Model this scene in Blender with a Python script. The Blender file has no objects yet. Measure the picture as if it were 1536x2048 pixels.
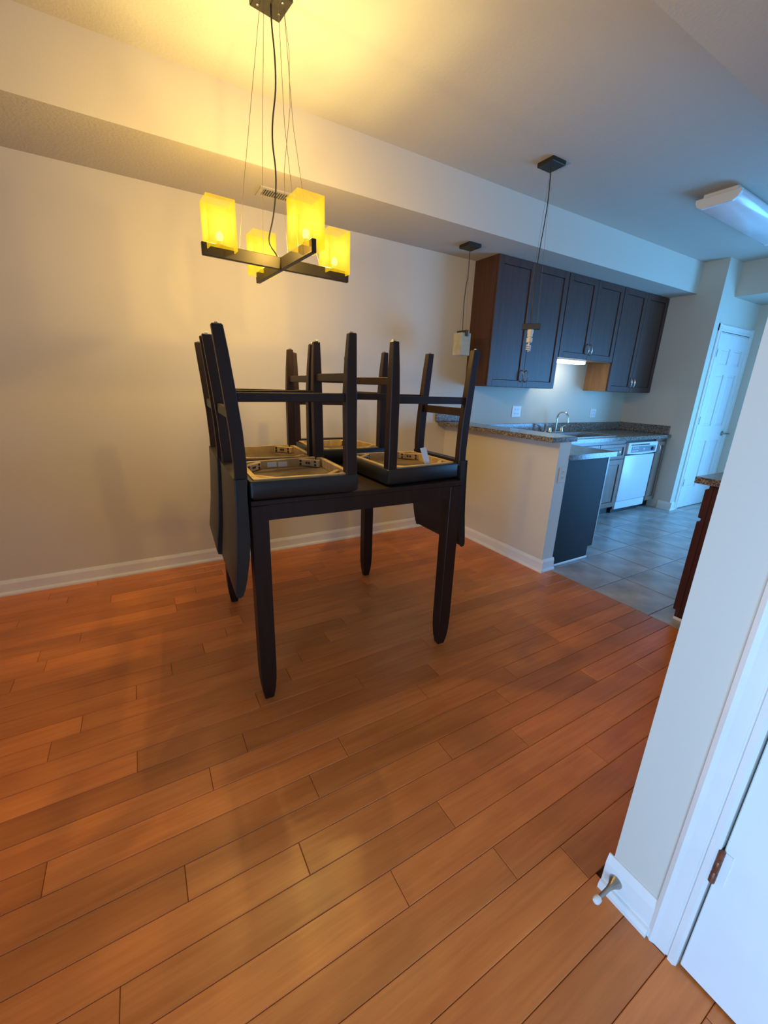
import bpy, bmesh, math, random
from mathutils import Matrix, Vector
random.seed(7)
R_ = math.radians
SC = bpy.context.scene
COL = SC.collection

# ------------------------------------------------------------------ camera, light, exposure
cam_d = bpy.data.cameras.new('camera'); cam = bpy.data.objects.new('camera', cam_d); COL.objects.link(cam)
cam_d.sensor_fit = 'HORIZONTAL'; cam_d.sensor_width = 36.0; cam_d.lens = 814.745 / 1536 * 36; cam_d.clip_start = 0.02
def cam_axes(yaw, pitch, roll):
    sy, cy, sp, cp = math.sin(yaw), math.cos(yaw), math.sin(pitch), math.cos(pitch)
    fwd = Vector((sy*cp, cy*cp, -sp)); right = Vector((cy, -sy, 0)); up = right.cross(fwd)
    cr, sr = math.cos(roll), math.sin(roll)
    return cr*right + sr*up, -sr*right + cr*up, fwd
rx, ux, fx = cam_axes(R_(30.9097), R_(17.1079), R_(2.0511))
cam.matrix_world = Matrix(((rx.x, ux.x, -fx.x, 0), (rx.y, ux.y, -fx.y, 0), (rx.z, ux.z, -fx.z, 1.34), (0, 0, 0, 1)))
SC.camera = cam

w = bpy.data.worlds.new('world'); SC.world = w; w.use_nodes = True
bg = w.node_tree.nodes['Background']; bg.inputs[0].default_value = (0.40, 0.62, 1.0, 1); bg.inputs[1].default_value = 0.8

def area_light(name, loc, rot, sx, sy, power, color):
    d = bpy.data.lights.new(name, 'AREA'); d.shape = 'RECTANGLE'; d.size = sx; d.size_y = sy
    d.energy = power; d.color = color
    o = bpy.data.objects.new(name, d); COL.objects.link(o); o.location = loc; o.rotation_euler = rot
    return o
# daylight entering through the kitchen patio door (wall_hall) and through the living-room window (wall_left)
area_light('daylight_patio_door', (6.55, 0.15, 1.02), (0, R_(90), 0), 1.9, 1.9, 138, (0.10, 0.43, 1.0))
area_light('daylight_living_window', (-1.71, -.9, .85), (0, R_(-90), 0), 1.6, 1.4, 46, (0.28, 0.57, 1.0)).data.spread = R_(120)
LAMP_COLOR = (1.0, 0.735, 0.225); LAMP_POWER = 16.5

SC.view_settings.view_transform = 'Standard'; SC.view_settings.look = 'None'
SC.view_settings.exposure = 0.6; SC.view_settings.gamma = 1.0; SC.view_settings.use_curve_mapping = False

# ------------------------------------------------------------------ materials
def new_mat(name):
    m = bpy.data.materials.new(name); m.use_nodes = True
    nt = m.node_tree; b = nt.nodes['Principled BSDF']
    return m, nt, b
def mat(name, col, rough=0.5, metal=0.0, var=0.0, vscale=8.0, bump=0.0, bscale=80.0, coat=0.0, stretch=None, col2=None, spec=None, detail=4.0):
    m, nt, b = new_mat(name); N = nt.nodes; L = nt.links
    b.inputs['Base Color'].default_value = (*col, 1); b.inputs['Roughness'].default_value = rough; b.inputs['Metallic'].default_value = metal
    if coat: b.inputs['Coat Weight'].default_value = coat; b.inputs['Coat Roughness'].default_value = 0.15
    if spec is not None: b.inputs['Specular IOR Level'].default_value = spec
    tc = N.new('ShaderNodeTexCoord'); mp = N.new('ShaderNodeMapping'); L.new(tc.outputs['Object'], mp.inputs[0])
    if stretch: mp.inputs['Scale'].default_value = stretch
    if var or col2:
        n = N.new('ShaderNodeTexNoise'); n.inputs['Scale'].default_value = vscale; n.inputs['Detail'].default_value = detail
        L.new(mp.outputs[0], n.inputs['Vector'])
        r = N.new('ShaderNodeValToRGB'); L.new(n.outputs['Fac'], r.inputs[0])
        c2 = col2 or tuple(min(1, c*(1+var)) for c in col); c1 = col if col2 else tuple(c*(1-var) for c in col)
        r.color_ramp.elements[0].position = 0.32; r.color_ramp.elements[1].position = 0.68
        r.color_ramp.elements[0].color = (*c1, 1); r.color_ramp.elements[1].color = (*c2, 1)
        L.new(r.outputs[0], b.inputs['Base Color'])
    if bump:
        n2 = N.new('ShaderNodeTexNoise'); n2.inputs['Scale'].default_value = bscale; n2.inputs['Detail'].default_value = 3
        L.new(mp.outputs[0], n2.inputs['Vector'])
        bp = N.new('ShaderNodeBump'); bp.inputs['Strength'].default_value = bump; bp.inputs['Distance'].default_value = 0.01
        L.new(n2.outputs['Fac'], bp.inputs['Height']); L.new(bp.outputs[0], b.inputs['Normal'])
    return m
def plank_mat():
    m, nt, b = new_mat('laminate_wood'); N = nt.nodes; L = nt.links
    tc = N.new('ShaderNodeTexCoord'); oi = N.new('ShaderNodeObjectInfo')
    mul = N.new('ShaderNodeMath'); mul.operation = 'MULTIPLY'; mul.inputs[1].default_value = 37.0; L.new(oi.outputs['Random'], mul.inputs[0])
    add = N.new('ShaderNodeVectorMath'); add.operation = 'ADD'; L.new(tc.outputs['Object'], add.inputs[0])
    cb = N.new('ShaderNodeCombineXYZ'); L.new(mul.outputs[0], cb.inputs[0]); L.new(mul.outputs[0], cb.inputs[1]); L.new(cb.outputs[0], add.inputs[1])
    mp = N.new('ShaderNodeMapping'); mp.inputs['Scale'].default_value = (1.6, 26, 6); L.new(add.outputs[0], mp.inputs[0])
    n = N.new('ShaderNodeTexNoise'); n.inputs['Scale'].default_value = 2.2; n.inputs['Detail'].default_value = 6; n.inputs['Roughness'].default_value = 0.62; n.inputs['Distortion'].default_value = 0.15
    L.new(mp.outputs[0], n.inputs['Vector'])
    mp2 = N.new('ShaderNodeMapping'); mp2.inputs['Scale'].default_value = (2.0, 7, 3); L.new(add.outputs[0], mp2.inputs[0])
    n2 = N.new('ShaderNodeTexNoise'); n2.inputs['Scale'].default_value = 1.5; n2.inputs['Detail'].default_value = 2; L.new(mp2.outputs[0], n2.inputs['Vector'])
    mx = N.new('ShaderNodeMix'); mx.data_type = 'FLOAT'; mx.inputs[0].default_value = 0.45; L.new(n.outputs['Fac'], mx.inputs[2]); L.new(n2.outputs['Fac'], mx.inputs[3])
    r = N.new('ShaderNodeValToRGB'); L.new(mx.outputs[0], r.inputs[0]); e = r.color_ramp.elements
    e[0].position = 0.22; e[0].color = (0.440, 0.110, 0.023, 1); e[1].position = 0.70; e[1].color = (0.740, 0.238, 0.057, 1)
    hsv = N.new('ShaderNodeHueSaturation'); L.new(r.outputs[0], hsv.inputs['Color'])
    mr = N.new('ShaderNodeMapRange'); mr.inputs[3].default_value = 0.80; mr.inputs[4].default_value = 1.16; L.new(oi.outputs['Random'], mr.inputs[0]); L.new(mr.outputs[0], hsv.inputs['Value'])
    L.new(hsv.outputs[0], b.inputs['Base Color'])
    # faint scuffs in the finish
    n3 = N.new('ShaderNodeTexNoise'); n3.inputs['Scale'].default_value = 9; n3.inputs['Detail'].default_value = 2; L.new(add.outputs[0], n3.inputs['Vector'])
    rr = N.new('ShaderNodeMapRange'); rr.inputs[1].default_value = 0.35; rr.inputs[2].default_value = 0.7; rr.inputs[3].default_value = 0.29; rr.inputs[4].default_value = 0.35; L.new(n3.outputs['Fac'], rr.inputs[0])
    L.new(rr.outputs[0], b.inputs['Roughness'])
    bp = N.new('ShaderNodeBump'); bp.inputs['Strength'].default_value = 0.06; bp.inputs['Distance'].default_value = 0.004; L.new(n.outputs['Fac'], bp.inputs['Height']); L.new(bp.outputs[0], b.inputs['Normal'])
    return m
def granite_mat():
    m, nt, b = new_mat('granite'); N = nt.nodes; L = nt.links
    tc = N.new('ShaderNodeTexCoord')
    v = N.new('ShaderNodeTexVoronoi'); v.inputs['Scale'].default_value = 150; L.new(tc.outputs['Object'], v.inputs['Vector'])
    n = N.new('ShaderNodeTexNoise'); n.inputs['Scale'].default_value = 55; n.inputs['Detail'].default_value = 5; L.new(tc.outputs['Object'], n.inputs['Vector'])
    sp = N.new('ShaderNodeSeparateColor'); L.new(v.outputs['Color'], sp.inputs[0])
    mx = N.new('ShaderNodeMix'); mx.data_type = 'FLOAT'; mx.inputs[0].default_value = 0.5; L.new(sp.outputs[0], mx.inputs[2]); L.new(n.outputs['Fac'], mx.inputs[3])
    r = N.new('ShaderNodeValToRGB'); L.new(mx.outputs[0], r.inputs[0]); e = r.color_ramp.elements
    e[0].position = 0.22; e[0].color = (0.035, 0.03, 0.03, 1); e[1].position = 0.8; e[1].color = (0.40, 0.34, 0.28, 1)
    e.new(0.42).color = (0.14, 0.115, 0.095, 1); e.new(0.6).color = (0.22, 0.18, 0.15, 1)
    L.new(r.outputs[0], b.inputs['Base Color']); b.inputs['Roughness'].default_value = 0.16
    return m
def shade_mat(name, col, emit, strength, transp):
    m = bpy.data.materials.new(name); m.use_nodes = True; nt = m.node_tree; N = nt.nodes; L = nt.links; N.clear()
    out = N.new('ShaderNodeOutputMaterial'); tc = N.new('ShaderNodeTexCoord')
    n = N.new('ShaderNodeTexNoise'); n.inputs['Scale'].default_value = 14; n.inputs['Detail'].default_value = 5; n.inputs['Distortion'].default_value = 1.2; L.new(tc.outputs['Object'], n.inputs['Vector'])
    r = N.new('ShaderNodeValToRGB'); L.new(n.outputs['Fac'], r.inputs[0]); e = r.color_ramp.elements
    e[0].position = 0.35; e[0].color = (*[c*0.86 for c in col], 1); e[1].position = 0.65; e[1].color = (*col, 1)
    tr = N.new('ShaderNodeBsdfTranslucent'); L.new(r.outputs[0], tr.inputs[0])
    df = N.new('ShaderNodeBsdfDiffuse'); L.new(r.outputs[0], df.inputs[0])
    m1 = N.new('ShaderNodeMixShader'); m1.inputs[0].default_value = 0.45; L.new(tr.outputs[0], m1.inputs[1]); L.new(df.outputs[0], m1.inputs[2])
    sh = m1
    if strength:
        em = N.new('ShaderNodeEmission'); em.inputs[0].default_value = (*emit, 1)
        r2 = N.new('ShaderNodeMapRange'); r2.inputs[1].default_value = 0.3; r2.inputs[2].default_value = 0.7; r2.inputs[3].default_value = strength*0.8; r2.inputs[4].default_value = strength*1.15; L.new(n.outputs['Fac'], r2.inputs[0]); L.new(r2.outputs[0], em.inputs[1])
        ad = N.new('ShaderNodeAddShader'); L.new(m1.outputs[0], ad.inputs[0]); L.new(em.outputs[0], ad.inputs[1]); sh = ad
    if transp:
        tp = N.new('ShaderNodeBsdfTransparent'); tp.inputs[0].default_value = (1.0, 0.93, 0.78, 1)
        m2 = N.new('ShaderNodeMixShader'); m2.inputs[0].default_value = transp; L.new(sh.outputs[0], m2.inputs[1]); L.new(tp.outputs[0], m2.inputs[2]); sh = m2
    L.new(sh.outputs[0], out.inputs[0]); return m
def emit_mat(name, col, s):
    m = bpy.data.materials.new(name); m.use_nodes = True; nt = m.node_tree; nt.nodes.clear()
    o = nt.nodes.new('ShaderNodeOutputMaterial'); e = nt.nodes.new('ShaderNodeEmission'); e.inputs[0].default_value = (*col, 1); e.inputs[1].default_value = s
    nt.links.new(e.outputs[0], o.inputs[0]); return m

M = {}
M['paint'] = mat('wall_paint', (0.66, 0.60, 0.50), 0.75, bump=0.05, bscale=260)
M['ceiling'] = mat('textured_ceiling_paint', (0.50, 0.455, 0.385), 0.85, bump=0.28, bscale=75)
M['trim'] = mat('trim_paint', (0.80, 0.78, 0.74), 0.35, var=0.03)
M['door'] = mat('door_paint', (0.80, 0.79, 0.77), 0.4, var=0.02)
M['plank'] = plank_mat()
M['subfloor'] = mat('subfloor', (0.10, 0.04, 0.015), 0.7, var=0.2)
M['tile'] = mat('ceramic_tile', (0.42, 0.385, 0.36), 0.25, var=0.28, vscale=5, bump=0.10, bscale=35, detail=6)
M['grout'] = mat('grout', (0.20, 0.18, 0.17), 0.9, var=0.15)
M['granite'] = granite_mat()
M['cab'] = mat('dark_cabinet_wood', (0.062, 0.030, 0.023), 0.42, col2=(0.085, 0.042, 0.031), vscale=5, stretch=(8, 8, 0.7), spec=0.35)
M['cabside'] = mat('cabinet_side_wood', (0.060, 0.020, 0.009), 0.45, col2=(0.085, 0.030, 0.013), vscale=5, stretch=(8, 8, 0.7))
M['cabbase_lit'] = mat('base_cabinet_wood_lit', (0.16, 0.085, 0.055), 0.36, col2=(0.24, 0.14, 0.095), vscale=5, stretch=(8, 8, 0.7), coat=0.2)  # cabinet wood made lighter: strong light on the base fronts put into its colour
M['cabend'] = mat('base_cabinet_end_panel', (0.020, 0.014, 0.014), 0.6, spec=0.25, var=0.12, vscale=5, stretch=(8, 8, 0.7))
M['maple'] = mat('veneer_cabinet_side', (0.36, 0.17, 0.065), 0.5, var=0.15, vscale=4, stretch=(6, 6, 0.8))
M['redwood'] = mat('cherry_cabinet_end', (0.060, 0.013, 0.010), 0.4, var=0.15, vscale=5, stretch=(8, 8, 0.7))
M['espresso'] = mat('espresso_wood', (0.020, 0.0085, 0.006), 0.45, spec=0.3, var=0.25, vscale=4, stretch=(10, 10, 0.9))
M['vinyl'] = mat('black_vinyl', (0.017, 0.014, 0.012), 0.42, spec=0.4, bump=0.12, bscale=420, var=0.1)
M['rawwood'] = mat('raw_wood', (0.46, 0.30, 0.14), 0.7, var=0.22, vscale=7, stretch=(2, 9, 2))
M['darkcloth'] = mat('dust_cloth', (0.13, 0.085, 0.055), 0.95, var=0.15, vscale=30)
M['paper'] = mat('paper', (0.66, 0.65, 0.64), 0.7, var=0.03)
M['bronze'] = mat('dark_bronze', (0.030, 0.024, 0.018), 0.45, 0.35, var=0.1)
M['chrome'] = mat('chrome', (0.75, 0.75, 0.76), 0.15, 1.0, var=0.03)
M['nickel'] = mat('brushed_nickel', (0.42, 0.40, 0.37), 0.32, 1.0, var=0.05)
M['steel'] = mat('stainless_steel', (0.56, 0.56, 0.56), 0.25, 1.0, var=0.04)
M['copper'] = mat('worn_copper_hinge', (0.23, 0.10, 0.06), 0.45, 0.7, var=0.35, vscale=60)
M['white'] = mat('white_plastic', (0.78, 0.77, 0.74), 0.4, var=0.02)
M['appl'] = mat('appliance_white', (0.70, 0.71, 0.72), 0.28, var=0.04, vscale=3)
M['applblue'] = mat('appliance_panel_grey', (0.20, 0.24, 0.28), 0.3, var=0.05)
M['black'] = mat('black_plastic', (0.012, 0.012, 0.013), 0.4, var=0.1)
M['diffuser'] = mat('acrylic_diffuser', (0.76, 0.77, 0.78), 0.22, var=0.03)
M['cream'] = mat('cream_ceramic', (0.72, 0.66, 0.50), 0.5, var=0.04)
M['wire'] = mat('steel_wire', (0.20, 0.16, 0.10), 0.4, 0.6, var=0.05)
M['shade_on'] = shade_mat('lit_amber_glass', (.022, .019, .009), (1.0, 0.62, 0.0), 0.85, 0.72)
M['shade_off'] = shade_mat('cream_glass', (0.78, 0.74, 0.60), (1, 1, 1), 0.0, 0.0)
M['bulb_on'] = emit_mat('lit_bulb', (1.0, 0.86, 0.45), 1.6)
M['strip_on'] = emit_mat('lit_diffuser', (0.98, 1.0, 0.80), 9.0)

# ------------------------------------------------------------------ mesh helpers
class MB:
    def __init__(s): s.v = []; s.f = []
    def _add(s, vs, fs):
        n = len(s.v); s.v += [tuple(p) for p in vs]; s.f += [tuple(i+n for i in f) for f in fs]; return s
    def box(s, x0, x1, y0, y1, z0, z1):
        return s.hexa([(x0,y0,z0),(x1,y0,z0),(x1,y1,z0),(x0,y1,z0)], [(x0,y0,z1),(x1,y0,z1),(x1,y1,z1),(x0,y1,z1)])
    def hexa(s, b, t): return s.loft([b, t])
    def loft(s, rings, cap=True):
        n = len(rings[0]); vs = [p for r in rings for p in r]; fs = []
        for k in range(len(rings)-1):
            for i in range(n):
                j = (i+1) % n; fs.append((k*n+i, k*n+j, (k+1)*n+j, (k+1)*n+i))
        if cap: fs.append(tuple(range(n-1, -1, -1))); fs.append(tuple((len(rings)-1)*n+i for i in range(n)))
        return s._add(vs, fs)
    def prism(s, prof, axis, a0, a1):
        def P(p, a):
            return {'x': (a, p[0], p[1]), 'y': (p[0], a, p[1]), 'z': (p[0], p[1], a)}[axis]
        return s.loft([[P(p, a0) for p in prof], [P(p, a1) for p in prof]])
    def tube(s, pts, r, n=8):
        pts = [Vector(p) for p in pts]; rings = []; rad = r if isinstance(r, (list, tuple)) else [r]*len(pts)
        t0 = (pts[1]-pts[0]).normalized(); nrm = t0.orthogonal().normalized()
        for i, p in enumerate(pts):
            t = (pts[min(i+1, len(pts)-1)] - pts[max(i-1, 0)]).normalized()
            nrm = (nrm - t*nrm.dot(t)).normalized(); bn = t.cross(nrm)
            rings.append([p + (nrm*math.cos(a) + bn*math.sin(a))*rad[i] for a in [2*math.pi*k/n for k in range(n)]])
        return s.loft(rings)
    def lathe(s, prof, c=(0, 0, 0), n=20, axis='z'):
        rings = []
        for r, h in prof:
            ring = []
            for k in range(n):
                a = 2*math.pi*k/n; u, v = r*math.cos(a), r*math.sin(a)
                q = {'z': (u, v, h), 'x': (h, u, v), 'y': (v, h, u)}[axis]
                ring.append((c[0]+q[0], c[1]+q[1], c[2]+q[2]))
            rings.append(ring)
        return s.loft(rings)
    def mesh(s, name, bevel=0.0, smooth=False, seg=1):
        bm = bmesh.new(); vs = [bm.verts.new(p) for p in s.v]
        for f in s.f:
            try: bm.faces.new([vs[i] for i in f])
            except ValueError: pass
        bmesh.ops.recalc_face_normals(bm, faces=bm.faces)
        if bevel:
            es = [e for e in bm.edges if len(e.link_faces) == 2 and e.calc_face_angle(0) > 0.6]
            bmesh.ops.bevel(bm, geom=es, offset=bevel, segments=seg, affect='EDGES', profile=0.5, clamp_overlap=True)
        me = bpy.data.meshes.new(name); bm.to_mesh(me); bm.free()
        if smooth:
            for p in me.polygons: p.use_smooth = True
            if hasattr(me, 'set_sharp_from_angle'): me.set_sharp_from_angle(angle=R_(40))
        return me
    def build(s, name, m, parent=None, bevel=0.0, smooth=False, seg=1, loc=None):
        return place(name, s.mesh(name, bevel, smooth, seg), m, parent, loc)
def place(name, me, m, parent=None, loc=None):
    if isinstance(m, str): m = M[m]
    if not me.materials: me.materials.append(m)
    o = bpy.data.objects.new(name, me); COL.objects.link(o)
    if parent: o.parent = parent
    if loc: o.location = loc
    return o
def thing(name, label, cat, loc=(0, 0, 0), rz=0.0, group=None):
    o = bpy.data.objects.new(name, None); o.empty_display_size = 0.05; COL.objects.link(o)
    o.location = loc; o.rotation_euler = (0, 0, rz); return tag(o, label, cat, group)
def tag(o, label, cat=None, group=None, kind=None):
    o['label'] = label
    if cat: o['category'] = cat
    if group: o['group'] = group
    if kind: o['kind'] = kind
    return o
def struct(o, label=None):
    o['kind'] = 'structure'
    if label: o['label'] = label
    return o
def sempty(name, label):
    o = bpy.data.objects.new(name, None); COL.objects.link(o); return struct(o, label)
def B(*a): return MB().box(*a)
def copy_tree(o, parent=None):
    c = o.copy(); COL.objects.link(c); c.parent = parent
    for ch in list(o.children): copy_tree(ch, c)
    return c

# ------------------------------------------------------------------ room dimensions (metres)
YA = 3.177                        # long back wall
ZC, ZS = 2.745, 2.438             # ceiling, soffit underside
YS, YN = 2.606, 0.979             # soffit faces
XT = 2.66                         # wood / tile line
XE, YD = 5.505, 2.365             # kitchen end wall, pantry door wall
XH = 6.50                         # hall wall
XL, YR = -1.65, -3.0               # left wall, rear wall
XW, YW = 0.99, 0.345              # closet wall near the camera

# ------------------------------------------------------------------ shell
W = M['paint']
struct(B(XL-.1, XE+.1, YA, YA+.1, 0, ZC).build('wall_back', W), 'beige painted wall behind the dining table')
struct(B(XE, XH+.1, YD+.05, YA, 0, ZC).build('wall_end', W), 'painted wall block at the end of the kitchen run')
mb = MB(); mb.box(XE, 5.66, YD, YD+.05, 0, ZC); mb.box(6.46, XH, YD, YD+.05, 0, ZC); mb.box(5.66, 6.46, YD, YD+.05, 2.05, ZC)
struct(mb.build('wall_pantry', W), 'painted wall around the white panelled pantry door')
mb = MB(); mb.box(XH, XH+.1, 1.2, YD+.05, 0, ZC); mb.box(XH, XH+.1, -1.3, -.9, 0, ZC); mb.box(XH, XH+.1, -.9, 1.2, 2.05, ZC)
struct(mb.build('wall_hall', W), 'painted wall at the far end beyond the pantry door')
mb = MB(); mb.box(4.3, XH+.1, -1.3, -1.2, 0, ZC); mb.box(4.2, 4.3, -1.2, YW-.1, 0, ZC); mb.box(XW+.1, 4.3, YW-.1, YW, 0, ZC)
struct(mb.build('wall_kitchen', W), 'painted wall behind the cherry kitchen cabinet')
mb = MB(); mb.box(XW, XW+.1, .158, YW, 0, ZC); mb.box(XW, XW+.1, -.67, .158, 2.05, ZC); mb.box(XW, XW+.1, YR, -.67, 0, ZC)
struct(mb.build('wall_right', W), 'white painted wall end beside the near door')
struct(B(XL-.1, XW+.1, YR-.1, YR, 0, ZC).build('wall_rear', W))
mb = MB(); mb.box(XL-.1, XL, YR, -1.65, 0, ZC); mb.box(XL-.1, XL, -.15, YA, 0, ZC); mb.box(XL-.1, XL, -1.65, -.15, 2.1, ZC)
struct(mb.build('wall_left', W))
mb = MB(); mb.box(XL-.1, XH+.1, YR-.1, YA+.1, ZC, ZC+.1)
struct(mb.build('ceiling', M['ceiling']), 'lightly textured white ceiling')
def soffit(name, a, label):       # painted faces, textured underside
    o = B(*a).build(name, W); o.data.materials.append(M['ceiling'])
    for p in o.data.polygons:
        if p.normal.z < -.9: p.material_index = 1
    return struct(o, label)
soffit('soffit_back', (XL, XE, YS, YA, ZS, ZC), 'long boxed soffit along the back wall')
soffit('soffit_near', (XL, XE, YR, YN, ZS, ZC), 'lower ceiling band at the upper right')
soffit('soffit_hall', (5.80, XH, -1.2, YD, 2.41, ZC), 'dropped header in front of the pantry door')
# windows that let the daylight in (out of frame)
def window_frame(name, x, y0, y1, z0, z1, label):
    e = sempty(name, label); t = .05
    for a in ((y0, y0+t, z0, z1), (y1-t, y1, z0, z1), ((y0+y1)/2-t/2, (y0+y1)/2+t/2, z0, z1), (y0, y1, z0, z0+t), (y0, y1, z1-t, z1)):
        B(x-.03, x+.03, *a).build('window_frame', 'trim', e, bevel=.003)
window_frame('window_1', XH+.04, -.9, 1.2, 0.0, 2.05, 'glazed patio door in the kitchen end wall')
window_frame('window_2', XL-.05, -1.65, -.15, 0, 2.1, 'glazed entry door in the left wall')

# floors: every plank and tile is its own piece
floor = struct(B(XL, XT, YR, YA, -.06, -.012).build('floor', 'subfloor'), 'reddish brown plank floor of the dining area')
PL, PW = 0.912, 0.10
OFF = {17: -.636, 16: .146, 15: -.01, 14: -.158, 13: -.348, 12: -.438, 11: .303, 10: -.157, 9: .204, 8: .067, 7: .53, 6: .373, 5: -.042, 4: .265, 3: -.195, 2: .472, 1: .78, 0: .965, 18: -.533}
pm = {}
def plank_mesh(l, wd):
    k = (round(l, 4), round(wd, 4))
    if k not in pm:
        g, c = .0006, .0016; x0, x1, y0, y1 = g, l-g, g, wd-g
        pm[k] = MB().loft([[(x0,y0,-.012),(x1,y0,-.012),(x1,y1,-.012),(x0,y1,-.012)], [(x0,y0,-c),(x1,y0,-c),(x1,y1,-c),(x0,y1,-c)],
                           [(x0+c,y0+c,0),(x1-c,y0+c,0),(x1-c,y1-c,0),(x0+c,y1-c,0)]]).mesh('plank'); pm[k].materials.append(M['plank'])
    return pm[k]
k = -12
while True:
    y0 = .38 + PW*k; y1 = min(y0+PW, YA)
    if y0 > YA-.005: break
    off = OFF.get(k, random.uniform(0, PL)); x = off - PL*math.ceil((off-XL)/PL)
    while x < XT - .004:
        a, b = max(x, XL), min(x+PL, XT)
        closet = y0 < YW-.02 and a > XW
        if b-a > .02 and not closet: place('plank', plank_mesh(b-a, y1-y0), 'plank', floor, (a, y0, 0))
        x += PL
    k += 1
fk = struct(B(XT, XH, -1.2, YA, -.06, -.004).build('floor_kitchen', 'grout'), 'grey tiled kitchen floor')
TX, TY = .3825, .3865
tm = {}
xs = [XT] + [3.055+TX*i for i in range(9)] + [XH]; ys = [-1.2] + [1.4925+TY*i for i in range(-6, 5)]
for i in range(len(xs)-1):
    for j in range(len(ys)-1):
        lx, ly = min(xs[i+1], XH)-xs[i], min(ys[j+1], YA)-ys[j]
        if lx < .03 or ly < .03: continue
        key = (round(lx, 4), round(ly, 4))
        if key not in tm:
            g, c = .0025, .003
            tm[key] = MB().loft([[(g,g,-.004),(lx-g,g,-.004),(lx-g,ly-g,-.004),(g,ly-g,-.004)], [(g,g,-.001),(lx-g,g,-.001),(lx-g,ly-g,-.001),(g,ly-g,-.001)],
                                 [(g+c,g+c,.0005),(lx-g-c,g+c,.0005),(lx-g-c,ly-g-c,.0005),(g+c,ly-g-c,.0005)]]).mesh('tile'); tm[key].materials.append(M['tile'])
        if xs[i] < XE or ys[j] < YD: place('tile', tm[key], 'tile', fk, (xs[i], ys[j], 0))

# peninsula half wall
PX0, PX1, PY = 2.56, 2.685, 1.872
struct(B(PX0, PX1, PY, YA, 0, 1.003).build('wall_peninsula', W), 'beige half wall under the granite bar top')
# baseboards with shoe moulding
def bb_prof(s=1): return [(0, 0), (s*.024, 0), (s*.024, .010), (s*.019, .020), (s*.012, .022), (s*.012, .076), (s*.008, .088), (s*.004, .098), (0, .098)]
def bb_x(name, y, x0, x1, s=-1): return struct(MB().prism([(y+d, z) for d, z in bb_prof(s)], 'x', x0, x1).build(name, 'trim'), 'white baseboard')
def bb_y(name, x, y0, y1, s=-1): return struct(MB().prism([(x+d, z) for d, z in bb_prof(s)], 'y', y0, y1).build(name, 'trim'), 'white baseboard')
bb_x('baseboard_back', YA, XL, PX0-.024)
bb_y('baseboard_peninsula', PX0, PY-.024, YA)
bb_x('baseboard_peninsula_end', PY, PX0, PX1+.012)
bb_y('baseboard_end', XE, YD-.024, 2.50)
bb_x('baseboard_pantry', YD, XE, 5.605)
# near baseboard is taller
struct(MB().prism([(XW-d, z*1.22) for d, z in bb_prof(1)], 'y', .226, YW+.012).build('baseboard_right', 'trim'), 'white baseboard beside the near door')

# ------------------------------------------------------------------ doors and casings
def casing_prof(): return [(0, 0), (0, .012), (.010, .018), (.020, .014), (.045, .012), (.047, .009), (.050, .009), (.052, .016), (.064, .017), (.070, .011), (.070, 0)]
# near door: in wall_right, facing -x
c = MB(); c.prism([(XW-h, .228-d) for d, h in casing_prof()], 'z', 0, 2.10)
c.prism([(XW-h, -.67-.07+d) for d, h in casing_prof()], 'z', 0, 2.10)
c.prism([(XW-h, 2.10-d) for d, h in casing_prof()], 'y', -.74, .228)
struct(c.build('trim_1', 'trim'), 'white stepped door casing at the right edge')
def panel_door(name, label, width, h, parts):
    """six-panel door, local x along the width, front face towards -y at y=0, thickness 0.035"""
    e = sempty(name, label); t = .035; st = .105; mid = .09
    xa, xb, xc, xd = st, width/2-mid/2, width/2+mid/2, width-st
    rows = [(.25, .83), (1.01, 1.60), (1.71, 1.88)]
    f = MB(); f.box(0, xa, 0, t, 0, h); f.box(xb, xc, 0, t, 0, h); f.box(xd, width, 0, t, 0, h)
    zs = [0] + [z for r in rows for z in r] + [h]
    for a, b in ((xa, xb), (xc, xd)):
        for k in range(0, len(zs), 2): f.box(a, b, 0, t, zs[k], zs[k+1])
    f.build('door_frame', 'door', e)
    for a, b in ((xa, xb), (xc, xd)):
        for z0, z1 in rows:
            MB().loft([[(a,.012,z0),(b,.012,z0),(b,.012,z1),(a,.012,z1)], [(a+.012,.014,z0+.012),(b-.012,.014,z0+.012),(b-.012,.014,z1-.012),(a+.012,.014,z1-.012)],
                       [(a+.03,.004,z0+.03),(b-.03,.004,z0+.03),(b-.03,.004,z1-.03),(a+.03,.004,z1-.03)]]).build('panel', 'door', e)
    return e
d1 = panel_door('door_1', 'white six-panel pantry door at the end of the kitchen', .735, 2.03, True)
d1.location = (5.705, YD-.004, .008)
for z in (.28, 1.03, 1.78): B(-.012, .004, -.006, .01, z, z+.09).build('hinge', 'nickel', d1)
lv = MB(); lv.lathe([(.001, 0), (.030, -.001), (.030, -.008), (.012, -.012), (.010, -.045), (.001, -.046)], (.675, 0, .91), 16, 'y')
lv.tube([(.675, -.042, .91), (.70, -.046, .91), (.745, -.044, .908), (.79, -.040, .905)], [.010, .009, .008, .007])
lv.build('lever', 'nickel', d1, smooth=True)
c = MB(); c.prism([(5.61+d, YD-h) for d, h in casing_prof()], 'z', 0, 2.13)
c.prism([(6.50-d, YD-h) for d, h in casing_prof()], 'z', 0, 2.13); c.prism([(YD-h, 2.125-d) for d, h in casing_prof()], 'x', 5.61, 6.50)
c.box(5.66, 5.70, YD, YD+.04, 0, 2.05); c.box(6.445, 6.46, YD, YD+.04, 0, 2.05); c.box(5.66, 6.46, YD, YD+.04, 2.042, 2.06)
struct(c.build('trim_2', 'trim'), 'white casing around the pantry door')
d2 = sempty('door_2', 'plain white door at the lower right edge')
d2.location = (XW-.004, .156, .008)
B(0, .035, -.80, -.002, 0, 2.03).build('door_slab', 'door', d2, bevel=.002)
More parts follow.
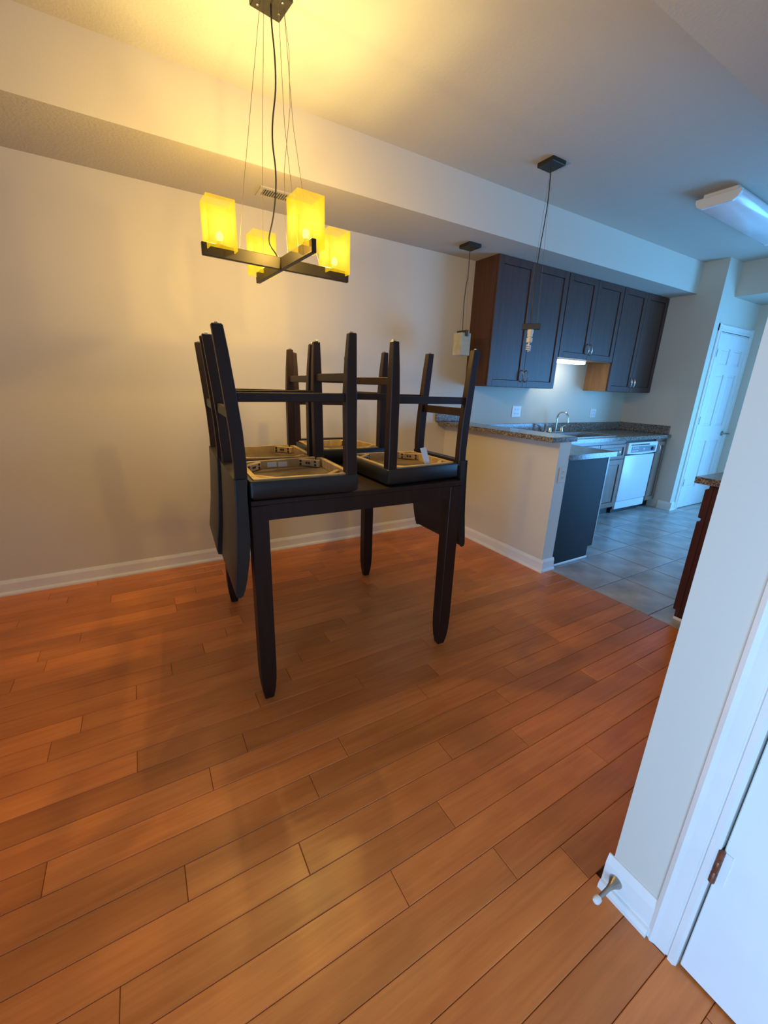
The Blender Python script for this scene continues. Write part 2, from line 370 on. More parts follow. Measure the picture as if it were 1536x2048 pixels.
for z in (.30, 1.0, 1.75):
    hg = MB(); hg.lathe([(.001, 0), (.0065, .001), (.0065, .030), (.0058, .031), (.0058, .033), (.0065, .034), (.0065, .062), (.0058, .063), (.0065, .065), (.0065, .094), (.001, .096)], (-.007, -.001, z), 10)
    h = hg.build('hinge', 'copper', d2, smooth=True)
    B(-.0022, .0002, -.020, -.004, z+.003, z+.092).build('hinge_leaf', 'trim', h)
ds = thing('doorstop', 'rigid metal doorstop with white rubber tip on the baseboard', 'doorstop', (XW-.012, .322, .062))
MB().lathe([(.001, 0), (.017, -.001), (.016, -.006), (.009, -.020), (.006, -.035), (.0052, -.078), (.001, -.079)], (0, 0, 0), 16, 'x').build('stem', 'nickel', ds, smooth=True)
MB().lathe([(.001, -.077), (.009, -.078), (.0095, -.082), (.0095, -.090), (.007, -.094), (.001, -.095)], (0, 0, 0), 16, 'x').build('tip', 'white', ds, smooth=True)

# ------------------------------------------------------------------ dining table
TZ = .915
tb = thing('dining_table', 'square espresso wood counter-height dining table', 'table', (.835, 1.985, 0), R_(-2))
B(-.5, .5, -.5, .5, TZ-.022, TZ).build('table_top', 'espresso', tb, bevel=.003)
for a in ((-.435, .435, -.497, -.475), (-.435, .435, .475, .497), (-.497, -.475, -.435, .435), (.475, .497, -.435, .435)):
    B(a[0], a[1], a[2], a[3], TZ-.083, TZ-.022).build('apron', 'espresso', tb)
LW = .066
for sx in (-1, 1):
    for sy in (-1, 1):
        x0, x1 = sorted((sx*.499, sx*(.499-LW))); y0, y1 = sorted((sy*.499, sy*(.499-LW)))
        def ring(z, i): return [(x0+i, y0+i, z), (x1-i, y0+i, z), (x1-i, y1-i, z), (x0+i, y1-i, z)]
        MB().loft([ring(0, .014), ring(.05, .006), ring(.10, .002), ring(.16, 0), ring(TZ-.022, 0)]).build('leg', 'espresso', tb, bevel=.002)

# ------------------------------------------------------------------ chairs turned upside down on the table
def make_chair():
    """local: origin on the table top under the rear legs, +x towards the seat front, feet up"""
    e = bpy.data.objects.new('dining_chair', None); COL.objects.link(e)
    LH, D, WF, WR = .600, .42, .20, .178
    # upholstered seat: hollow box, crowned cushion below
    def oc(z, i): return [(.022+i, -(.203-i), z), (D+.024-i, -(.227-i), z), (D+.024-i, .227-i, z), (.022+i, .203-i, z)]
    def rnd(pts, r):
        out = []; n = len(pts)
        for i, p in enumerate(pts):
            P = Vector(p); a = (Vector(pts[i-1])-P).normalized(); b = (Vector(pts[(i+1) % n])-P).normalized()
            for t in (0, .5, 1):
                out.append(tuple(P + a*r*(1-t)**2 + b*r*t**2))
        return out
    rings = [rnd(oc(.004, .10), .03), rnd(oc(.001, .03), .02), rnd(oc(.006, .008), .016), rnd(oc(.016, 0), .014), rnd(oc(.072, 0), .014), rnd(oc(.076, .003), .014), rnd(oc(.076, .016), .014), rnd(oc(.040, .017), .014)]
    seat = MB().loft(rings).build('seat', 'vinyl', e, smooth=True)
    # raw wood rim and cloth floor inside the hollow
    def rim(name, i0, i1, z0, z1, m):
        f = MB(); f.loft([rnd(oc(z0, i0), .013), rnd(oc(z1, i0), .013), rnd(oc(z1, i1), .04), rnd(oc(z0, i1), .04), rnd(oc(z0, i0), .013)], cap=False)
        return f.build(name, m, e)
    rim('seat_frame', .0165, .036, .041, .081, 'rawwood')
    MB().loft([rnd(oc(.0405, .037), .03), rnd(oc(.044, .037), .03)]).build('dust_cover', 'darkcloth', e)
    cen = (.233, 0)
    for sx, sy in ((0, -1), (0, 1), (1, -1), (1, 1)):
        cx = .098 if sx == 0 else D-.072; cy = sy*(.128 if sx == 0 else .150)
        dx, dy = (1 if sx == 0 else -1), -sy; L = .056; n = 1/math.sqrt(2)
        tx, ty = -dy*n, dx*n
        p = [(cx+tx*L, cy+ty*L), (cx-tx*L, cy-ty*L), (cx-tx*L-dx*n*.02, cy-ty*L-dy*n*.02), (cx+tx*L-dx*n*.02, cy+ty*L-dy*n*.02)]
        cbk = MB().prism(p, 'z', .046, .079).build('corner_block', 'rawwood', e, bevel=.003)
        for q in (-.68, -.12, .12, .68):
            for zz in ((.055, .070) if abs(q) > .5 else (.063,)):
                bx, by = cx+tx*L*q, cy+ty*L*q
                MB().tube([(bx-dx*n*.002, by-dy*n*.002, zz), (bx+dx*n*.0025, by+dy*n*.0025, zz)], .0055, 8).build('screw', 'black', cbk)
    # legs
    for sy in (-1, 1):
        def fr(z, w0, sh=0): 
            o = D+.020; return [(o-w0, sy*(WF+.021)-(sy*w0 if sy > 0 else 0) - (0 if sy > 0 else 0), z)]
        def sq(xa, xb, ya, yb, z): return [(xa, ya, z), (xb, ya, z), (xb, yb, z), (xa, yb, z)]
        yo = sy*(WF+.021)
        def frl(z, t):     # inner faces taper towards the foot
            ya, yb = sorted((yo, yo-sy*(.044-t))); return sq(D+.018-(.044-t), D+.018, ya, yb, z)
        lg = MB().loft([frl(.050, 0), frl(.38, 0), frl(.50, .006), frl(LH, .014)]).build('leg', 'espresso', e, bevel=.003)
        B(D-.004, D+.010, yo-sy*.022-.007, yo-sy*.022+.007, LH-.002, LH+.006).build('glide', 'nickel', lg, bevel=.002)
        ys_ = sy*WR
        def rl(z, u, wx, wy): return sq(u-wx/2, u+wx/2, ys_-wy/2, ys_+wy/2, z)
        lg = MB().loft([rl(.06, -.004, .042, .036), rl(.14, -.003, .044, .036), rl(.26, -.007, .044, .036), rl(.40, -.018, .042, .036), rl(.52, -.029, .040, .035), rl(LH, -.037, .036, .033)]).build('leg', 'espresso', e, bevel=.003)
        B(-.043, -.031, ys_-.006, ys_+.006, LH-.002, LH+.006).build('glide', 'nickel', lg, bevel=.002)
    # stretchers: two sides, front (highest), rear (lowest)
    for sy in (-1, 1):
        MB().hexa([(-.0, sy*WR-.009, .356), (D, sy*WF-.009, .356), (D, sy*WF+.009, .356), (0, sy*WR+.009, .356)],
                  [(-.0, sy*WR-.009, .388), (D, sy*WF-.009, .388), (D, sy*WF+.009, .388), (0, sy*WR+.009, .388)]).build('stretcher', 'espresso', e, bevel=.002)
    B(D-.012, D+.004, -WF, WF, .430, .462).build('stretcher', 'espresso', e, bevel=.002)
    B(-.026, -.010, -WR, WR, .298, .336).build('stretcher', 'espresso', e, bevel=.002)
    # upholstered back hanging below the table edge
    prof = [(.016, .088), (.012, .03), (.011, -.06), (.010, -.14), (.002, -.22), (-.014, -.30), (-.026, -.345), (-.036, -.366), (-.048, -.374), (-.060, -.370), (-.064, -.355), (-.058, -.30), (-.046, -.20), (-.037, -.08), (-.032, .02), (-.030, .088)]
    hw = .205
    bk = MB(); bk.loft([[(u*.92-.001, -hw, z) for u, z in prof], [(u, -hw+.008, z) for u, z in prof], [(u, hw-.008, z) for u, z in prof], [(u*.92-.001, hw, z) for u, z in prof]])
    back = bk.build('backrest', 'vinyl', e, smooth=True)
    for sy in (-1, 1):
        MB().tube([(u+.003, sy*(hw-.001), z) for u, z in reversed(prof[7:])], .003, 6).build('piping', 'vinyl', back, smooth=True)
    return e
chair = make_chair()
spots = [('dark wood chair upside down nearest the camera, front left of table, white stickers underneath', (.306, 1.685), -3, 0.9),
         ('dark wood chair upside down at back left of table, nearer the long wall', (.322, 2.152), -3.5, 0.0),
         ('dark wood chair upside down at right of table, white paper tag on its seat underside', (1.352, 1.722), 180, 0.0),
         ('dark wood chair upside down at far corner of table, mostly hidden behind the others', (1.03, 2.515), -92, 0.5)]
chairs = []
for i, (lab, (x, y), rz, tilt) in enumerate(spots):
    o = chair if i == 0 else copy_tree(chair)
    tag(o, lab, 'chair', 'black vinyl chairs stacked upside down on the table')
    o.location = (x, y, TZ+.001); o.rotation_euler = (0, R_(-tilt), R_(rz)); chairs.append(o)
B(.165, .207, .1735, .1748, .050, .073).build('label_sticker', 'paper', chairs[0]); B(.215, .257, .1762, .1775, .048, .071).build('label_sticker', 'paper', chairs[0])
MB().hexa([(.160, .168, .046), (.190, .164, .046), (.190, .165, .046), (.160, .169, .046)], [(.204, .166, .158), (.234, .162, .154), (.234, .163, .154), (.204, .167, .158)]).build('paper_tag', 'paper', chairs[2])

# ------------------------------------------------------------------ chandelier
CX, CY, AZ = .633, 2.02, 1.822
ch = thing('chandelier', 'chandelier with four glowing amber glass shades on a dark crossed frame', 'chandelier', (CX, CY, AZ), R_(4))
cnp = MB(); cnp.box(-.062, .062, -.062, .062, 0, ZC-AZ-.8915); cn = cnp.build('canopy', 'bronze', ch, bevel=.003, loc=(-.011, -.010, .8915-.0)); cn.rotation_euler = (0, 0, R_(4))
for x, y in ((-.04, .035), (.03, -.035), (.04, .02), (.0, -.04)): MB().lathe([(.001, -.003), (.005, -.002), (.005, .001), (.001, .002)], (x, y, 0), 10).build('screw', 'nickel', cn)
AL = .335
B(-AL, AL, -.010, .010, 0, .048).build('arm', 'bronze', ch, bevel=.002)
a2 = MB(); a2.box(-.010, .010, -AL, -.0102, 0, .048); a2.box(-.010, .010, .0102, AL, 0, .048); a2.build('arm', 'bronze', ch, bevel=.002)
SW, SH, SO, SB = .055, .178, .262, .024
def shade_mesh(along_x):
    m_ = MB(); t = .004; g = .0125; zt = SB+SH; zn = .050
    def wall(c0, c1, d0, d1, slot, swap):
        def bx(a0, a1, b0, b1, z0, z1):
            if swap: m_.box(b0, b1, a0, a1, z0, z1)
            else: m_.box(a0, a1, b0, b1, z0, z1)
        if not slot: bx(c0, c1, d0, d1, SB, zt)
        else: bx(c0, -g, d0, d1, SB, zn); bx(g, c1, d0, d1, SB, zn); bx(c0, c1, d0, d1, zn, zt)
    for s_ in (-1, 1):
        d0, d1 = sorted((s_*SW, s_*(SW-t)))
        wall(-SW, SW, d0, d1, not along_x, False)         # faces +-y
        wall(-SW+t, SW-t, d0, d1, along_x, True)          # faces +-x
    me = m_.mesh('shade'); me.materials.append(M['shade_on']); return me
sx_, sy_ = shade_mesh(True), shade_mesh(False)
for k, (x, y, ax) in enumerate(((-SO, 0, True), (SO, 0, True), (0, -SO, False), (0, SO, False))):
    s_ = place('shade', sx_ if ax else sy_, 'shade_on', ch, (x, y, 0))
    MB().lathe([(.001, .048), (.013, .048), (.013, .060), (.001, .060)], (0, 0, 0), 12).build('socket', 'cream', s_)
    MB().lathe([(.001, .060), (.008, .061), (.013, .069), (.015, .080), (.012, .090), (.004, .097), (.001, .098)], (0, 0, 0), 12).build('bulb', 'bulb_on', s_, smooth=True)
    ld = bpy.data.lights.new('chandelier_bulb_light', 'POINT'); ld.energy = LAMP_POWER; ld.color = LAMP_COLOR; ld.shadow_soft_size = .012
    lo = bpy.data.objects.new('chandelier_bulb_light', ld); COL.objects.link(lo); lo.location = (CX + x*math.cos(R_(4)) - y*math.sin(R_(4)), CY + x*math.sin(R_(4)) + y*math.cos(R_(4)), AZ+.116)
top = .893
def wire(pts, name='cable', r=.0010, m='wire'): return MB().tube(pts, r, 6).build(name, m, ch, smooth=True)
wire([(-.050, .0, top), (-.10, 0, top-.3), (-.150, .0, top-.60), (-.185, 0, .044)])
wire([(-.02, .05, top), (-.03, .10, top-.4), (-.02, .19, .044)])
wire([(.045, 0, top), (.07, 0, top-.35), (.115, 0, top-.62), (.185, 0, .044)])
wire([(.0, -.05, top), (-.005, -.09, top-.4), (.0, -.185, .044)])
wire([(.035, -.02, top), (.052, -.02, top-.12), (.050, -.02, top-.30), (.020, -.01, top-.52), (.022, .0, top-.7), (.03, 0, .044)])
cord = [(-.012, -.01, top), (-.012, -.01, top-.06), (-.004, -.01, top-.16), (-.006, -.01, top-.26), (-.022, -.01, top-.36), (-.026, -.01, top-.44), (-.018, -.01, top-.52), (-.020, -.01, top-.60), (-.036, -.01, top-.70), (-.058, -.01, top-.78), (-.054, -.01, top-.81), (-.030, -.008, top-.835), (-.016, 0, .044)]
def smoothpath(p, n=4):
    out = []; P = [Vector(q) for q in p]
    for i in range(len(P)-1):
        a, b, c_, d = P[max(i-1, 0)], P[i], P[i+1], P[min(i+2, len(P)-1)]
        for j in range(n):
            t = j/n; out.append(.5*((2*b)+(-a+c_)*t+(2*a-5*b+4*c_-d)*t*t+(-a+3*b-3*c_+d)*t**3))
    return out + [P[-1]]
MB().tube(smoothpath(cord), .0034, 8).build('power_cord', 'black', ch, smooth=True)

# ------------------------------------------------------------------ pendants over the bar
def pendant(label, loc, zc, drop, cordpts, rz, shaded):
    p = thing('pendant_lamp', label, 'pendant lamp', (loc[0], loc[1], zc), 0, 'pendant lamps over the bar')
    B(-.062, .062, -.062, .062, -.026, 0).build('canopy', 'bronze', p, bevel=.003)
    MB().tube(smoothpath([(0, 0, -.024)] + cordpts), .003 if not shaded else .0028, 8).build('power_cord', 'black', p, smooth=True)
    br = bpy.data.objects.new('lamp_holder', (lambda mm: mm)(B(-.011, .011, -.062, .062, -.040, 0).mesh('lamp_holder', .002))); COL.objects.link(br); br.parent = p
    br.data.materials.append(M['bronze']); br.location = cordpts[-1]; br.rotation_euler = (0, 0, R_(rz))
    for s_ in (-1, 1): MB().tube([(s_*.03, s_*.03, -.025), (cordpts[-1][0] - s_*.04*math.sin(R_(rz)), cordpts[-1][1]+s_*.04*math.cos(R_(rz)), cordpts[-1][2]-.002)], .0008, 5).build('cable', 'wire', p)
    if shaded:
        m_ = MB(); t, a, z0, z1, g, zn = .004, .050, -.195, -.022, .0125, -.040
        for s_ in (-1, 1):
            d0, d1 = sorted((s_*a, s_*(a-t)))
            m_.box(d0, d1, -a, a, z0, z1)
            m_.box(-a+t, -g, d0, d1, z0, z1); m_.box(g, a-t, d0, d1, z0, z1); m_.box(-g, g, d0, d1, z0, zn-.001)
        m_.build('shade', 'shade_off', br)
        for s_ in (-1, 1): B(-.011, .011, s_*.0575-.0045, s_*.0575+.0045, -.048, -.038).build('clip', 'bronze', br)
        MB().lathe([(.001, -.04), (.014, -.04), (.014, -.09), (.001, -.09)], (0, 0, 0), 12).build('socket', 'cream', br)
    else:
        MB().lathe([(.001, -.040), (.021, -.040), (.021, -.062), (.018, -.066), (.0185, -.086), (.012, -.088), (.012, -.092), (.021, -.094), (.021, -.122), (.014, -.126), (.001, -.126)], (0, 0, 0), 16).build('socket', 'cream', br, smooth=True)
        hx = [(.014*math.cos(a), .014*math.sin(a), -.138-.040*a/(2*math.pi*3)) for a in [i*math.pi/6 for i in range(37)]]
        sp = MB().tube([(.008, 0, -.124), (.013, 0, -.134)] + hx + [(.006, 0, -.181)], .0048, 6); sp.tube([(-.008, 0, -.124), (-.010, 0, -.142)], .0048, 6)
        sp.build('spiral_bulb', 'white', br, smooth=True)
        MB().tube([(.018, .012, -.04), (.024, .014, -.065), (.016, .012, -.085)], .002, 6).build('lead_wire', 'white', br, smooth=True)
    return p
pendant('pendant lamp with cream glass cube shade hanging beside the upper cabinets', (2.43, 2.875), ZS, 0, [(.004, 0, -.20), (-.010, 0, -.32), (-.014, 0, -.48), (-.005, 0, -.628)], 0, True)
pendant('pendant lamp without a shade, bare spiral bulb hanging from a black bar', (2.468, 2.195), ZC, 0, [(.010, 0, -.20), (.006, 0, -.32), (-.012, 0, -.55), (-.010, 0, -.80), (.004, 0, -.945)], 38, False)

# ------------------------------------------------------------------ ceiling fixtures
fl = thing('fluorescent_light', 'wraparound fluorescent ceiling light with a pale diffuser, switched off', 'ceiling light', (4.34, 1.785, ZC), R_(1.5))
B(-.61, .61, -.105, .105, -.028, 0).build('housing', 'white', fl, bevel=.003)
pr = [(-.135, -.030), (-.135, -.050), (-.122, -.078), (-.092, -.096), (.092, -.096), (.122, -.078), (.135, -.050), (.135, -.030)]
MB().prism(pr, 'x', -.618, .618).build('diffuser', 'diffuser', fl, bevel=.006, seg=2, smooth=True)
MB().prism([(a*1.02, b*1.02) for a, b in pr], 'x', -.640, -.606).build('end_cap', 'white', fl, bevel=.005, seg=2); MB().prism([(a*1.02, b*1.02) for a, b in pr], 'x', .606, .640).build('end_cap', 'white', fl, bevel=.005, seg=2)
vt = thing('air_vent', 'slatted metal air vent on the soffit underside above the chandelier', 'vent', (.883, 2.90, ZS))
fr = MB(); hx_, hy_ = .105, .072
fr.box(-hx_, hx_, -hy_, -hy_+.022, -.007, 0); fr.box(-hx_, hx_, hy_-.022, hy_, -.007, 0); fr.box(-hx_, -hx_+.022, -hy_+.022, hy_-.022, -.007, 0); fr.box(hx_-.022, hx_, -hy_+.022, hy_-.022, -.007, 0)
fr.build('frame', 'ceiling', vt); B(-hx_+.02, hx_-.02, -hy_+.02, hy_-.02, -.0015, 0).build('duct', 'black', vt)
sm = MB().hexa([(-.0015, -.05, -.001), (.0005, -.05, -.001), (.0005, .05, -.001), (-.0015, .05, -.001)], [(-.0005, -.05, -.0075), (.0015, -.05, -.0075), (.0015, .05, -.0075), (-.0005, .05, -.0075)]).mesh('slat')
for i in range(12): place('slat', sm, 'ceiling', vt, (-.077+.014*i, 0, 0))

# ------------------------------------------------------------------ cabinet helpers
def bow_handle(parent, loc, h, m='chrome', axis='z', depth=.028):
    pts = []
    for i in range(11):
        a = math.pi*i/10; u = -h/2*math.cos(a); d = -depth*math.sin(a)
        pts.append((0, d, u) if axis == 'z' else (u, d, 0))
    return MB().tube(pts, .0048, 8).build('handle', m, parent, smooth=True, loc=loc)
def shaker(parent, x0, x1, z0, z1, y, m, name='door', handle=None, st=.058, hm='chrome'):
    """door whose front faces -y; y is the cabinet face, the door stands 0.02 proud"""
    t = .020; w_, h_ = x1-x0, z1-z0; f = MB()
    f.box(0, st, -t, 0, 0, h_); f.box(w_-st, w_, -t, 0, 0, h_); f.box(st, w_-st, -t, 0, 0, st); f.box(st, w_-st, -t, 0, h_-st, h_)
    o = f.build(name, m, parent, bevel=.0015, loc=(x0, y, z0))
    MB().loft([[(st,-.006,st),(w_-st,-.006,st),(w_-st,-.006,h_-st),(st,-.006,h_-st)], [(st+.004,-.010,st+.004),(w_-st-.004,-.010,st+.004),(w_-st-.004,-.010,h_-st-.004),(st+.004,-.010,h_-st-.004)]]).build('panel', m, o)
    if handle: bow_handle(o, (handle[0], -t, handle[1]), handle[2] if len(handle) > 2 else .105, hm, handle[3] if len(handle) > 3 else 'z')
    return o

# upper cabinets hang on wall_back under the soffit
UY = 2.90
def upper(name, label, x0, x1, zb, sidem, inner):
    e = thing(name, label, 'cabinet', (x0, UY, zb), 0, 'dark wall cabinets over the sink'); w_ = x1-x0-.002; h_ = ZS-zb-.002
    B(.016, w_-.016, .002, YA-UY-.001, .016, h_).build('body', 'cab', e)
    B(0, .016, 0, YA-UY-.001, 0, h_).build('side_panel', sidem, e); B(w_-.016, w_, 0, YA-UY-.001, 0, h_).build('side_panel', 'cab', e)
    B(.016, w_-.016, 0, YA-UY-.001, 0, .016).build('bottom_panel', inner, e)
    hw = w_/2; zz = .10
    shaker(e, .003, hw-.0015, .003, h_-.004, 0, 'cab', handle=(hw-.033, zz)); shaker(e, hw+.0015, w_-.003, .003, h_-.004, 0, 'cab', handle=(.030, zz))
    return e
upper('wall_cabinet', 'tall dark double-door wall cabinet at the left end, behind the pendants', 2.763, 3.687, 1.376, 'cabside', 'cabside')
upper('wall_cabinet', 'short dark double-door wall cabinet over the sink with strip light below', 3.689, 4.602, 1.676, 'cab', 'maple')
upper('wall_cabinet', 'tall dark double-door wall cabinet at the right end beside the end wall', 4.604, 5.500, 1.374, 'maple', 'cabside')
ul = thing('strip_light', 'lit white strip light under the short wall cabinet', 'light', (3.745, 2.915, 1.675))
B(0, .45, 0, .10, -.010, 0).build('housing', 'white', ul, bevel=.002)
B(.004, .446, .002, .098, -.036, -.010).build('diffuser', 'strip_on', ul, bevel=.006, seg=2)

# ------------------------------------------------------------------ granite, base cabinets, sink
CT, CB = .905, .866
bar = B(0, .275, 0, YA-1.868-.001, 0, .036).build('bar_counter', 'granite', None, bevel=.004, seg=2, loc=(2.468, 1.868, 1.004)); tag(bar, 'raised speckled granite bar top on the beige half wall', 'countertop')
bs = B(0, .31, 0, .02, 0, .072).build('bar_backsplash', 'granite', None, bevel=.002, loc=(2.43, YA-.021, 1.0405)); tag(bs, 'short granite splash block at the wall end of the bar', 'backsplash')
cz0, cz1 = 0, CT-CB
SXA, SXB, SYA, SYB = 3.80, 4.50, 2.63, 3.02
ct = MB()
def ctop(x0, x1, y0, y1): ct.box(x0-2.688, x1-2.688, y0-1.868, y1-1.868, cz0, cz1)
ctop(2.688, 3.285, 1.868, 2.525); ctop(2.688, SXA, 2.525, YA-.001); ctop(SXA, SXB, 2.525, SYA); ctop(SXA, SXB, SYB, YA-.001); ctop(SXB, XE-.001, 2.525, YA-.001)
co = ct.build('kitchen_counter', 'granite', None, loc=(2.688, 1.868, CB)); tag(co, 'lower speckled granite kitchen counter along the back wall with sink cutout', 'countertop')
s1 = thing('backsplash', 'low granite backsplash strip behind the sink', 'backsplash', (2.69, YA-.02, CT+.0005))
B(0, XE-2.69-.022, 0, .019, 0, .098).build('back_strip', 'granite', s1, bevel=.002); B(XE-2.69-.021, XE-2.69-.001, -.60, .019, 0, .098).build('side_strip', 'granite', s1, bevel=.002)
sk = thing('kitchen_sink', 'stainless steel sink set into the granite counter', 'sink', (SXA, SYA, CT))
f = MB(); w_, d_ = SXB-SXA, SYB-SYA
f.box(-.015, w_+.015, -.015, .02, .0005, .005); f.box(-.015, w_+.015, d_-.02, d_+.015, .0005, .005); f.box(-.015, .02, .02, d_-.02, .0005, .005); f.box(w_-.02, w_+.015, .02, d_-.02, .0005, .005)
f.build('rim', 'steel', sk, bevel=.0015)
f = MB(); z = -.17
f.box(.002, w_-.002, .002, d_-.002, z, z+.003); f.box(.002, .02, .002, d_-.002, z, .0005); f.box(w_-.02, w_-.002, .002, d_-.002, z, .0005); f.box(.02, w_-.02, .002, .02, z, .0005); f.box(.02, w_-.02, d_-.02, d_-.002, z, .0005)
f.build('basin', 'steel', sk)
MB().lathe([(.001, z+.003), (.04, z+.004), (.035, z+.006), (.001, z+.006)], (w_/2, d_/2, 0), 16).build('drain', 'nickel', sk)
fa = thing('faucet', 'gooseneck chrome faucet with two lever handles behind the sink', 'faucet', (4.09, 3.085, CT))
B(-.12, .12, -.028, .028, 0.0005, .012).build('base_plate', 'chrome', fa, bevel=.005, seg=2)
arc = [(0, 0, .010), (0, 0, .10), (0, .002, .15)] + [(0, -.068+.070*math.cos(a), .165+.070*math.sin(a)) for a in [math.pi*i/8 for i in range(0, 9)]] + [(0, -.140, .13)]
MB().tube(arc, .0095, 10).build('spout', 'chrome', fa, smooth=True)
MB().lathe([(.001, .118), (.012, .118), (.013, .14), (.0105, .15)], (0, -.139, 0), 12).build('spout_tip', 'chrome', fa, smooth=True)
for s_ in (-1, 1):
    hb = MB().lathe([(.024, .011), (.020, .03), (.015, .055), (.001, .06)], (s_*.10, 0, 0), 14).build('handle_base', 'chrome', fa, smooth=True)
    MB().tube([(s_*.10, 0, .055), (s_*.125, -.01, .072), (s_*.15, -.018, .082)], [.008, .007, .006], 8).build('lever', 'chrome', hb, smooth=True)
spy = thing('side_sprayer', 'dark side sprayer standing left of the faucet', 'sprayer', (3.90, 3.075, CT))
MB().lathe([(.001, .0005), (.022, .0005), (.020, .012), (.012, .02), (.011, .06), (.016, .08), (.015, .105), (.001, .112)], (0, 0, 0), 14).build('sprayer_body', 'nickel', spy, smooth=True)

# peninsula cabinet (dark end panel towards the camera, doors towards +x)
pc = thing('peninsula_cabinet', 'dark blue-black panelled end of the peninsula base cabinet', 'cabinet', (2.688, 1.895, 0))
B(.003, .535, .018, .665, .10, CB-.002).build('body', 'cabbase_lit', pc)
B(.003, .470, .06, .665, 0, .10).build('toe_kick', 'black', pc)
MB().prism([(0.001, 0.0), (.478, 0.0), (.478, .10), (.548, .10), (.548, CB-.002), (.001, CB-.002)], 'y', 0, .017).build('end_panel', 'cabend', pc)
B(.533, .551, -.002, .018, .10, CB-.002).build('edge_trim', 'cabbase_lit', pc)
B(.012, .478, -.012, -.0005, 0, .018).build('shoe_moulding', 'trim', pc, bevel=.004)
for y0, y1 in ((.02, .335), (.34, .66)):
    B(.551, .571, y0, y1, .11, .66).build('door', 'cabbase_lit', pc, bevel=.002); B(.551, .571, y0, y1, .675, .85).build('drawer', 'cabbase_lit', pc, bevel=.002)

def base(name, label, x0, x1, m, split, front_y=2.565):
    e = thing(name, label, 'cabinet', (x0, front_y, 0)); w_ = x1-x0-.002
    B(0, w_, 0, YA-front_y-.001, .10, CB-.19).build('body', m, e)
    B(0, w_, 0, .018, CB-.19, CB-.002).build('face_frame', m, e)
    B(0, w_, .065, .085, 0, .10).build('toe_kick', 'black', e)
    n = len(split)-1
    for i in range(n):
        a, b = split[i]-x0+.004, split[i+1]-x0-.004
        hx = (b-a-.032) if i == 0 and n > 1 else .032
        shaker(e, a, b, .105, .655, 0, m, handle=(hx, .46))
        shaker(e, a, b, .670, .825, 0, m, 'drawer', handle=((b-a)/2 + (.10 if i else -.05), .0775, .095, 'x'), st=.034)
    return e
base('sink_cabinet', 'brown sink base cabinet with drawer fronts left of the dishwasher', 3.689, 4.64, 'cabbase_lit', (3.689, 4.146, 4.62))
base('corner_cabinet', 'plain brown corner base cabinet behind the peninsula', 3.30, 3.687, 'cabbase_lit', (3.33, 3.68))
e = thing('narrow_cabinet', 'narrow brown base cabinet right of the dishwasher', 'cabinet', (5.262, 2.565, 0))
B(0, XE-5.262-.001, 0, .60, .10, CB-.002).build('body', 'cabbase_lit', e); B(0, XE-5.262-.001, .065, .085, 0, .10).build('toe_kick', 'black', e)
shaker(e, .004, .205, .105, .825, 0, 'cabbase_lit', handle=(.032, .64, .10), st=.045)
# dishwasher
dw = thing('dishwasher', 'white front-loading dishwasher with dark control strip and dial', 'dishwasher', (4.643, 2.56, 0))
B(.004, .612, .02, .58, .06, CB-.004).build('body', 'black', dw)
B(.006, .610, -.012, .020, .155, .690).build('door', 'appl', dw, bevel=.006, seg=2, smooth=True)
B(.006, .610, -.006, .020, .060, .150).build('access_panel', 'appl', dw, bevel=.004)
B(.03, .59, .045, .06, 0, .06).build('toe_kick', 'black', dw)
cpp = [(.006, .835), (.006, .712)] + [(.006+.604*i/10, .712-.012*math.sin(math.pi*i/10)) for i in range(1, 10)] + [(.610, .712), (.610, .835)]
cp = MB().prism(cpp, 'y', -.026, .020).build('control_panel', 'appl', dw, bevel=.003)
B(.075, .575, -.028, -.0255, .724, .792).build('control_face', 'applblue', cp, bevel=.002)
B(.06, .43, -.0285, -.0255, .803, .816).build('vent_slot', 'black', cp)
for i in range(4):
    for j in range(2): B(.095+.032*i, .115+.032*i, -.0305, -.0275, .735+.03*j, .750+.03*j).build('button', 'appl', cp, bevel=.002)
MB().lathe([(.001, -.030), (.010, -.030), (.011, -.027), (.001, -.027)], (.33, 0, .758), 14, 'y').build('lamp', 'white', cp)
MB().lathe([(.001, -.046), (.018, -.045), (.021, -.030), (.024, -.027), (.001, -.027)], (.50, 0, .758), 18, 'y').build('knob', 'black', cp, smooth=True)

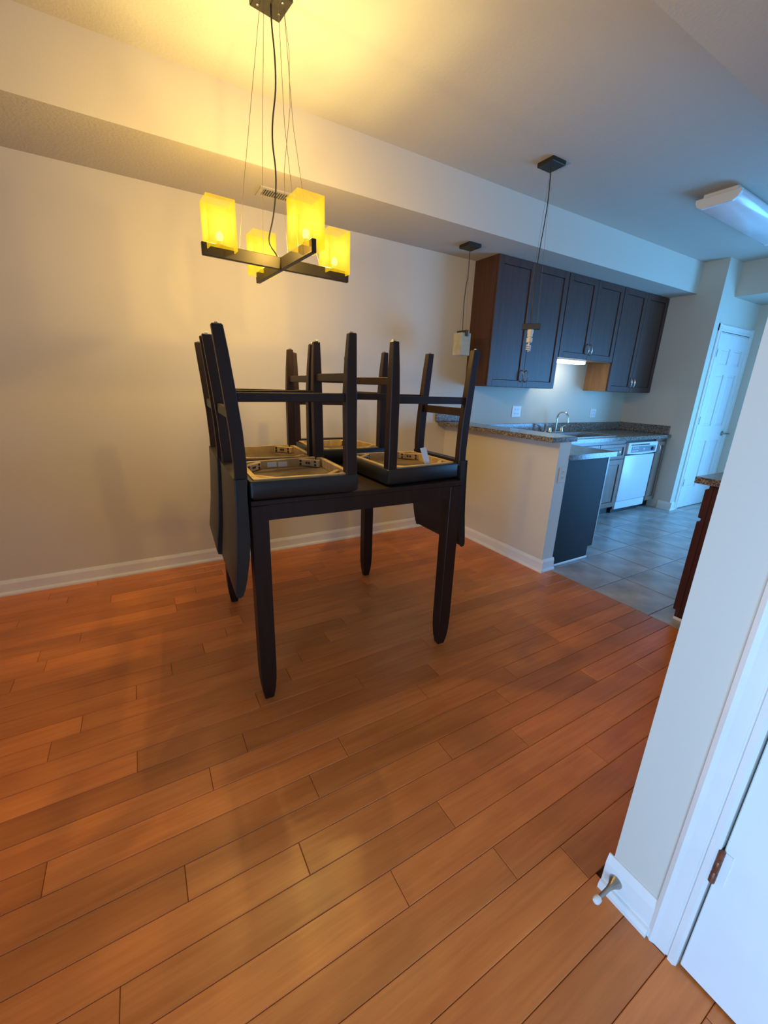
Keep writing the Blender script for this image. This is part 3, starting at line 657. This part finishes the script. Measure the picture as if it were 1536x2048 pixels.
# near-right base cabinet with granite top (front faces +y)
rc = thing('cherry_cabinet', 'dark cherry base cabinet end partly hidden by the near wall', 'cabinet', (2.775, YW+.002, 0))
RW, RD = 1.40, .665
B(.018, RW, 0, RD, .0, CB-.002).build('body', 'redwood', rc); B(0, .0175, 0, RD-.022, .0, CB-.002).build('end_panel', 'redwood', rc); B(-.004, .0175, RD-.0215, RD, .0, CB-.002).build('face_frame', 'redwood', rc, bevel=.001)
B(-.014, -.0045, 0, RD, 0, .018).build('shoe_moulding', 'trim', rc, bevel=.003)
for i in range(3):
    x0, x1 = .006+i*.46, .46+i*.46
    dd = B(x0, x1, RD+.0005, RD+.021, .055, .640).build('door', 'redwood', rc, bevel=.003); bow = MB().tube([(x1-.04, RD+.020+.028*math.sin(math.pi*k/10), .55-.05*math.cos(math.pi*k/10)) for k in range(11)], .0048, 8).build('handle', 'chrome', dd, smooth=True)
    dr = B(x0, x1, RD+.0005, RD+.021, .662, .835).build('drawer', 'redwood', rc, bevel=.003); MB().tube([((x0+x1)/2-.05*math.cos(math.pi*k/10), RD+.020+.028*math.sin(math.pi*k/10), .75) for k in range(11)], .0048, 8).build('handle', 'chrome', dr, smooth=True)
rt = B(0, 1.45, 0, .735, 0, CT-CB).build('cherry_cabinet_counter', 'granite', None, bevel=.003, loc=(2.742, YW+.002, CB)); tag(rt, 'granite counter corner jutting out behind the near wall', 'countertop')

# ------------------------------------------------------------------ outlets
def outlet(label, loc, rz, w_=.115, h_=.115, gang=2, m='white'):
    o = thing('wall_outlet', label, 'outlet', loc, rz)
    pl = B(-w_/2, w_/2, -.006, 0, 0, h_).build('cover_plate', m, o, bevel=.0025)
    for g in range(gang):
        xc = (g-(gang-1)/2)*.046
        for zz in (.036, .079):
            r_ = B(xc-.015, xc+.015, -.0075, -.0055, zz*h_/.115-.013, zz*h_/.115+.013).build('receptacle', m, pl, bevel=.002)
            for s_ in (-1, 1): B(xc+s_*.006-.0012, xc+s_*.006+.0012, -.0080, -.0074, zz*h_/.115-.004, zz*h_/.115+.007).build('slot', 'black', r_)
    return o
outlet('white double outlet on the wall left of the faucet', (3.516, YA, 1.072), 0, .135, .118)
outlet('white outlet on the shadowed wall right of the faucet', (4.87, YA, 1.060), 0, .115, .105)
outlet('white outlet low on the dining wall behind the chair backs', (.42, YA, .44), 0, .075, .115, 1)
outlet('beige outlet on the end of the half wall', (2.636, PY, .705), 0, .078, .118, 1, 'paint')
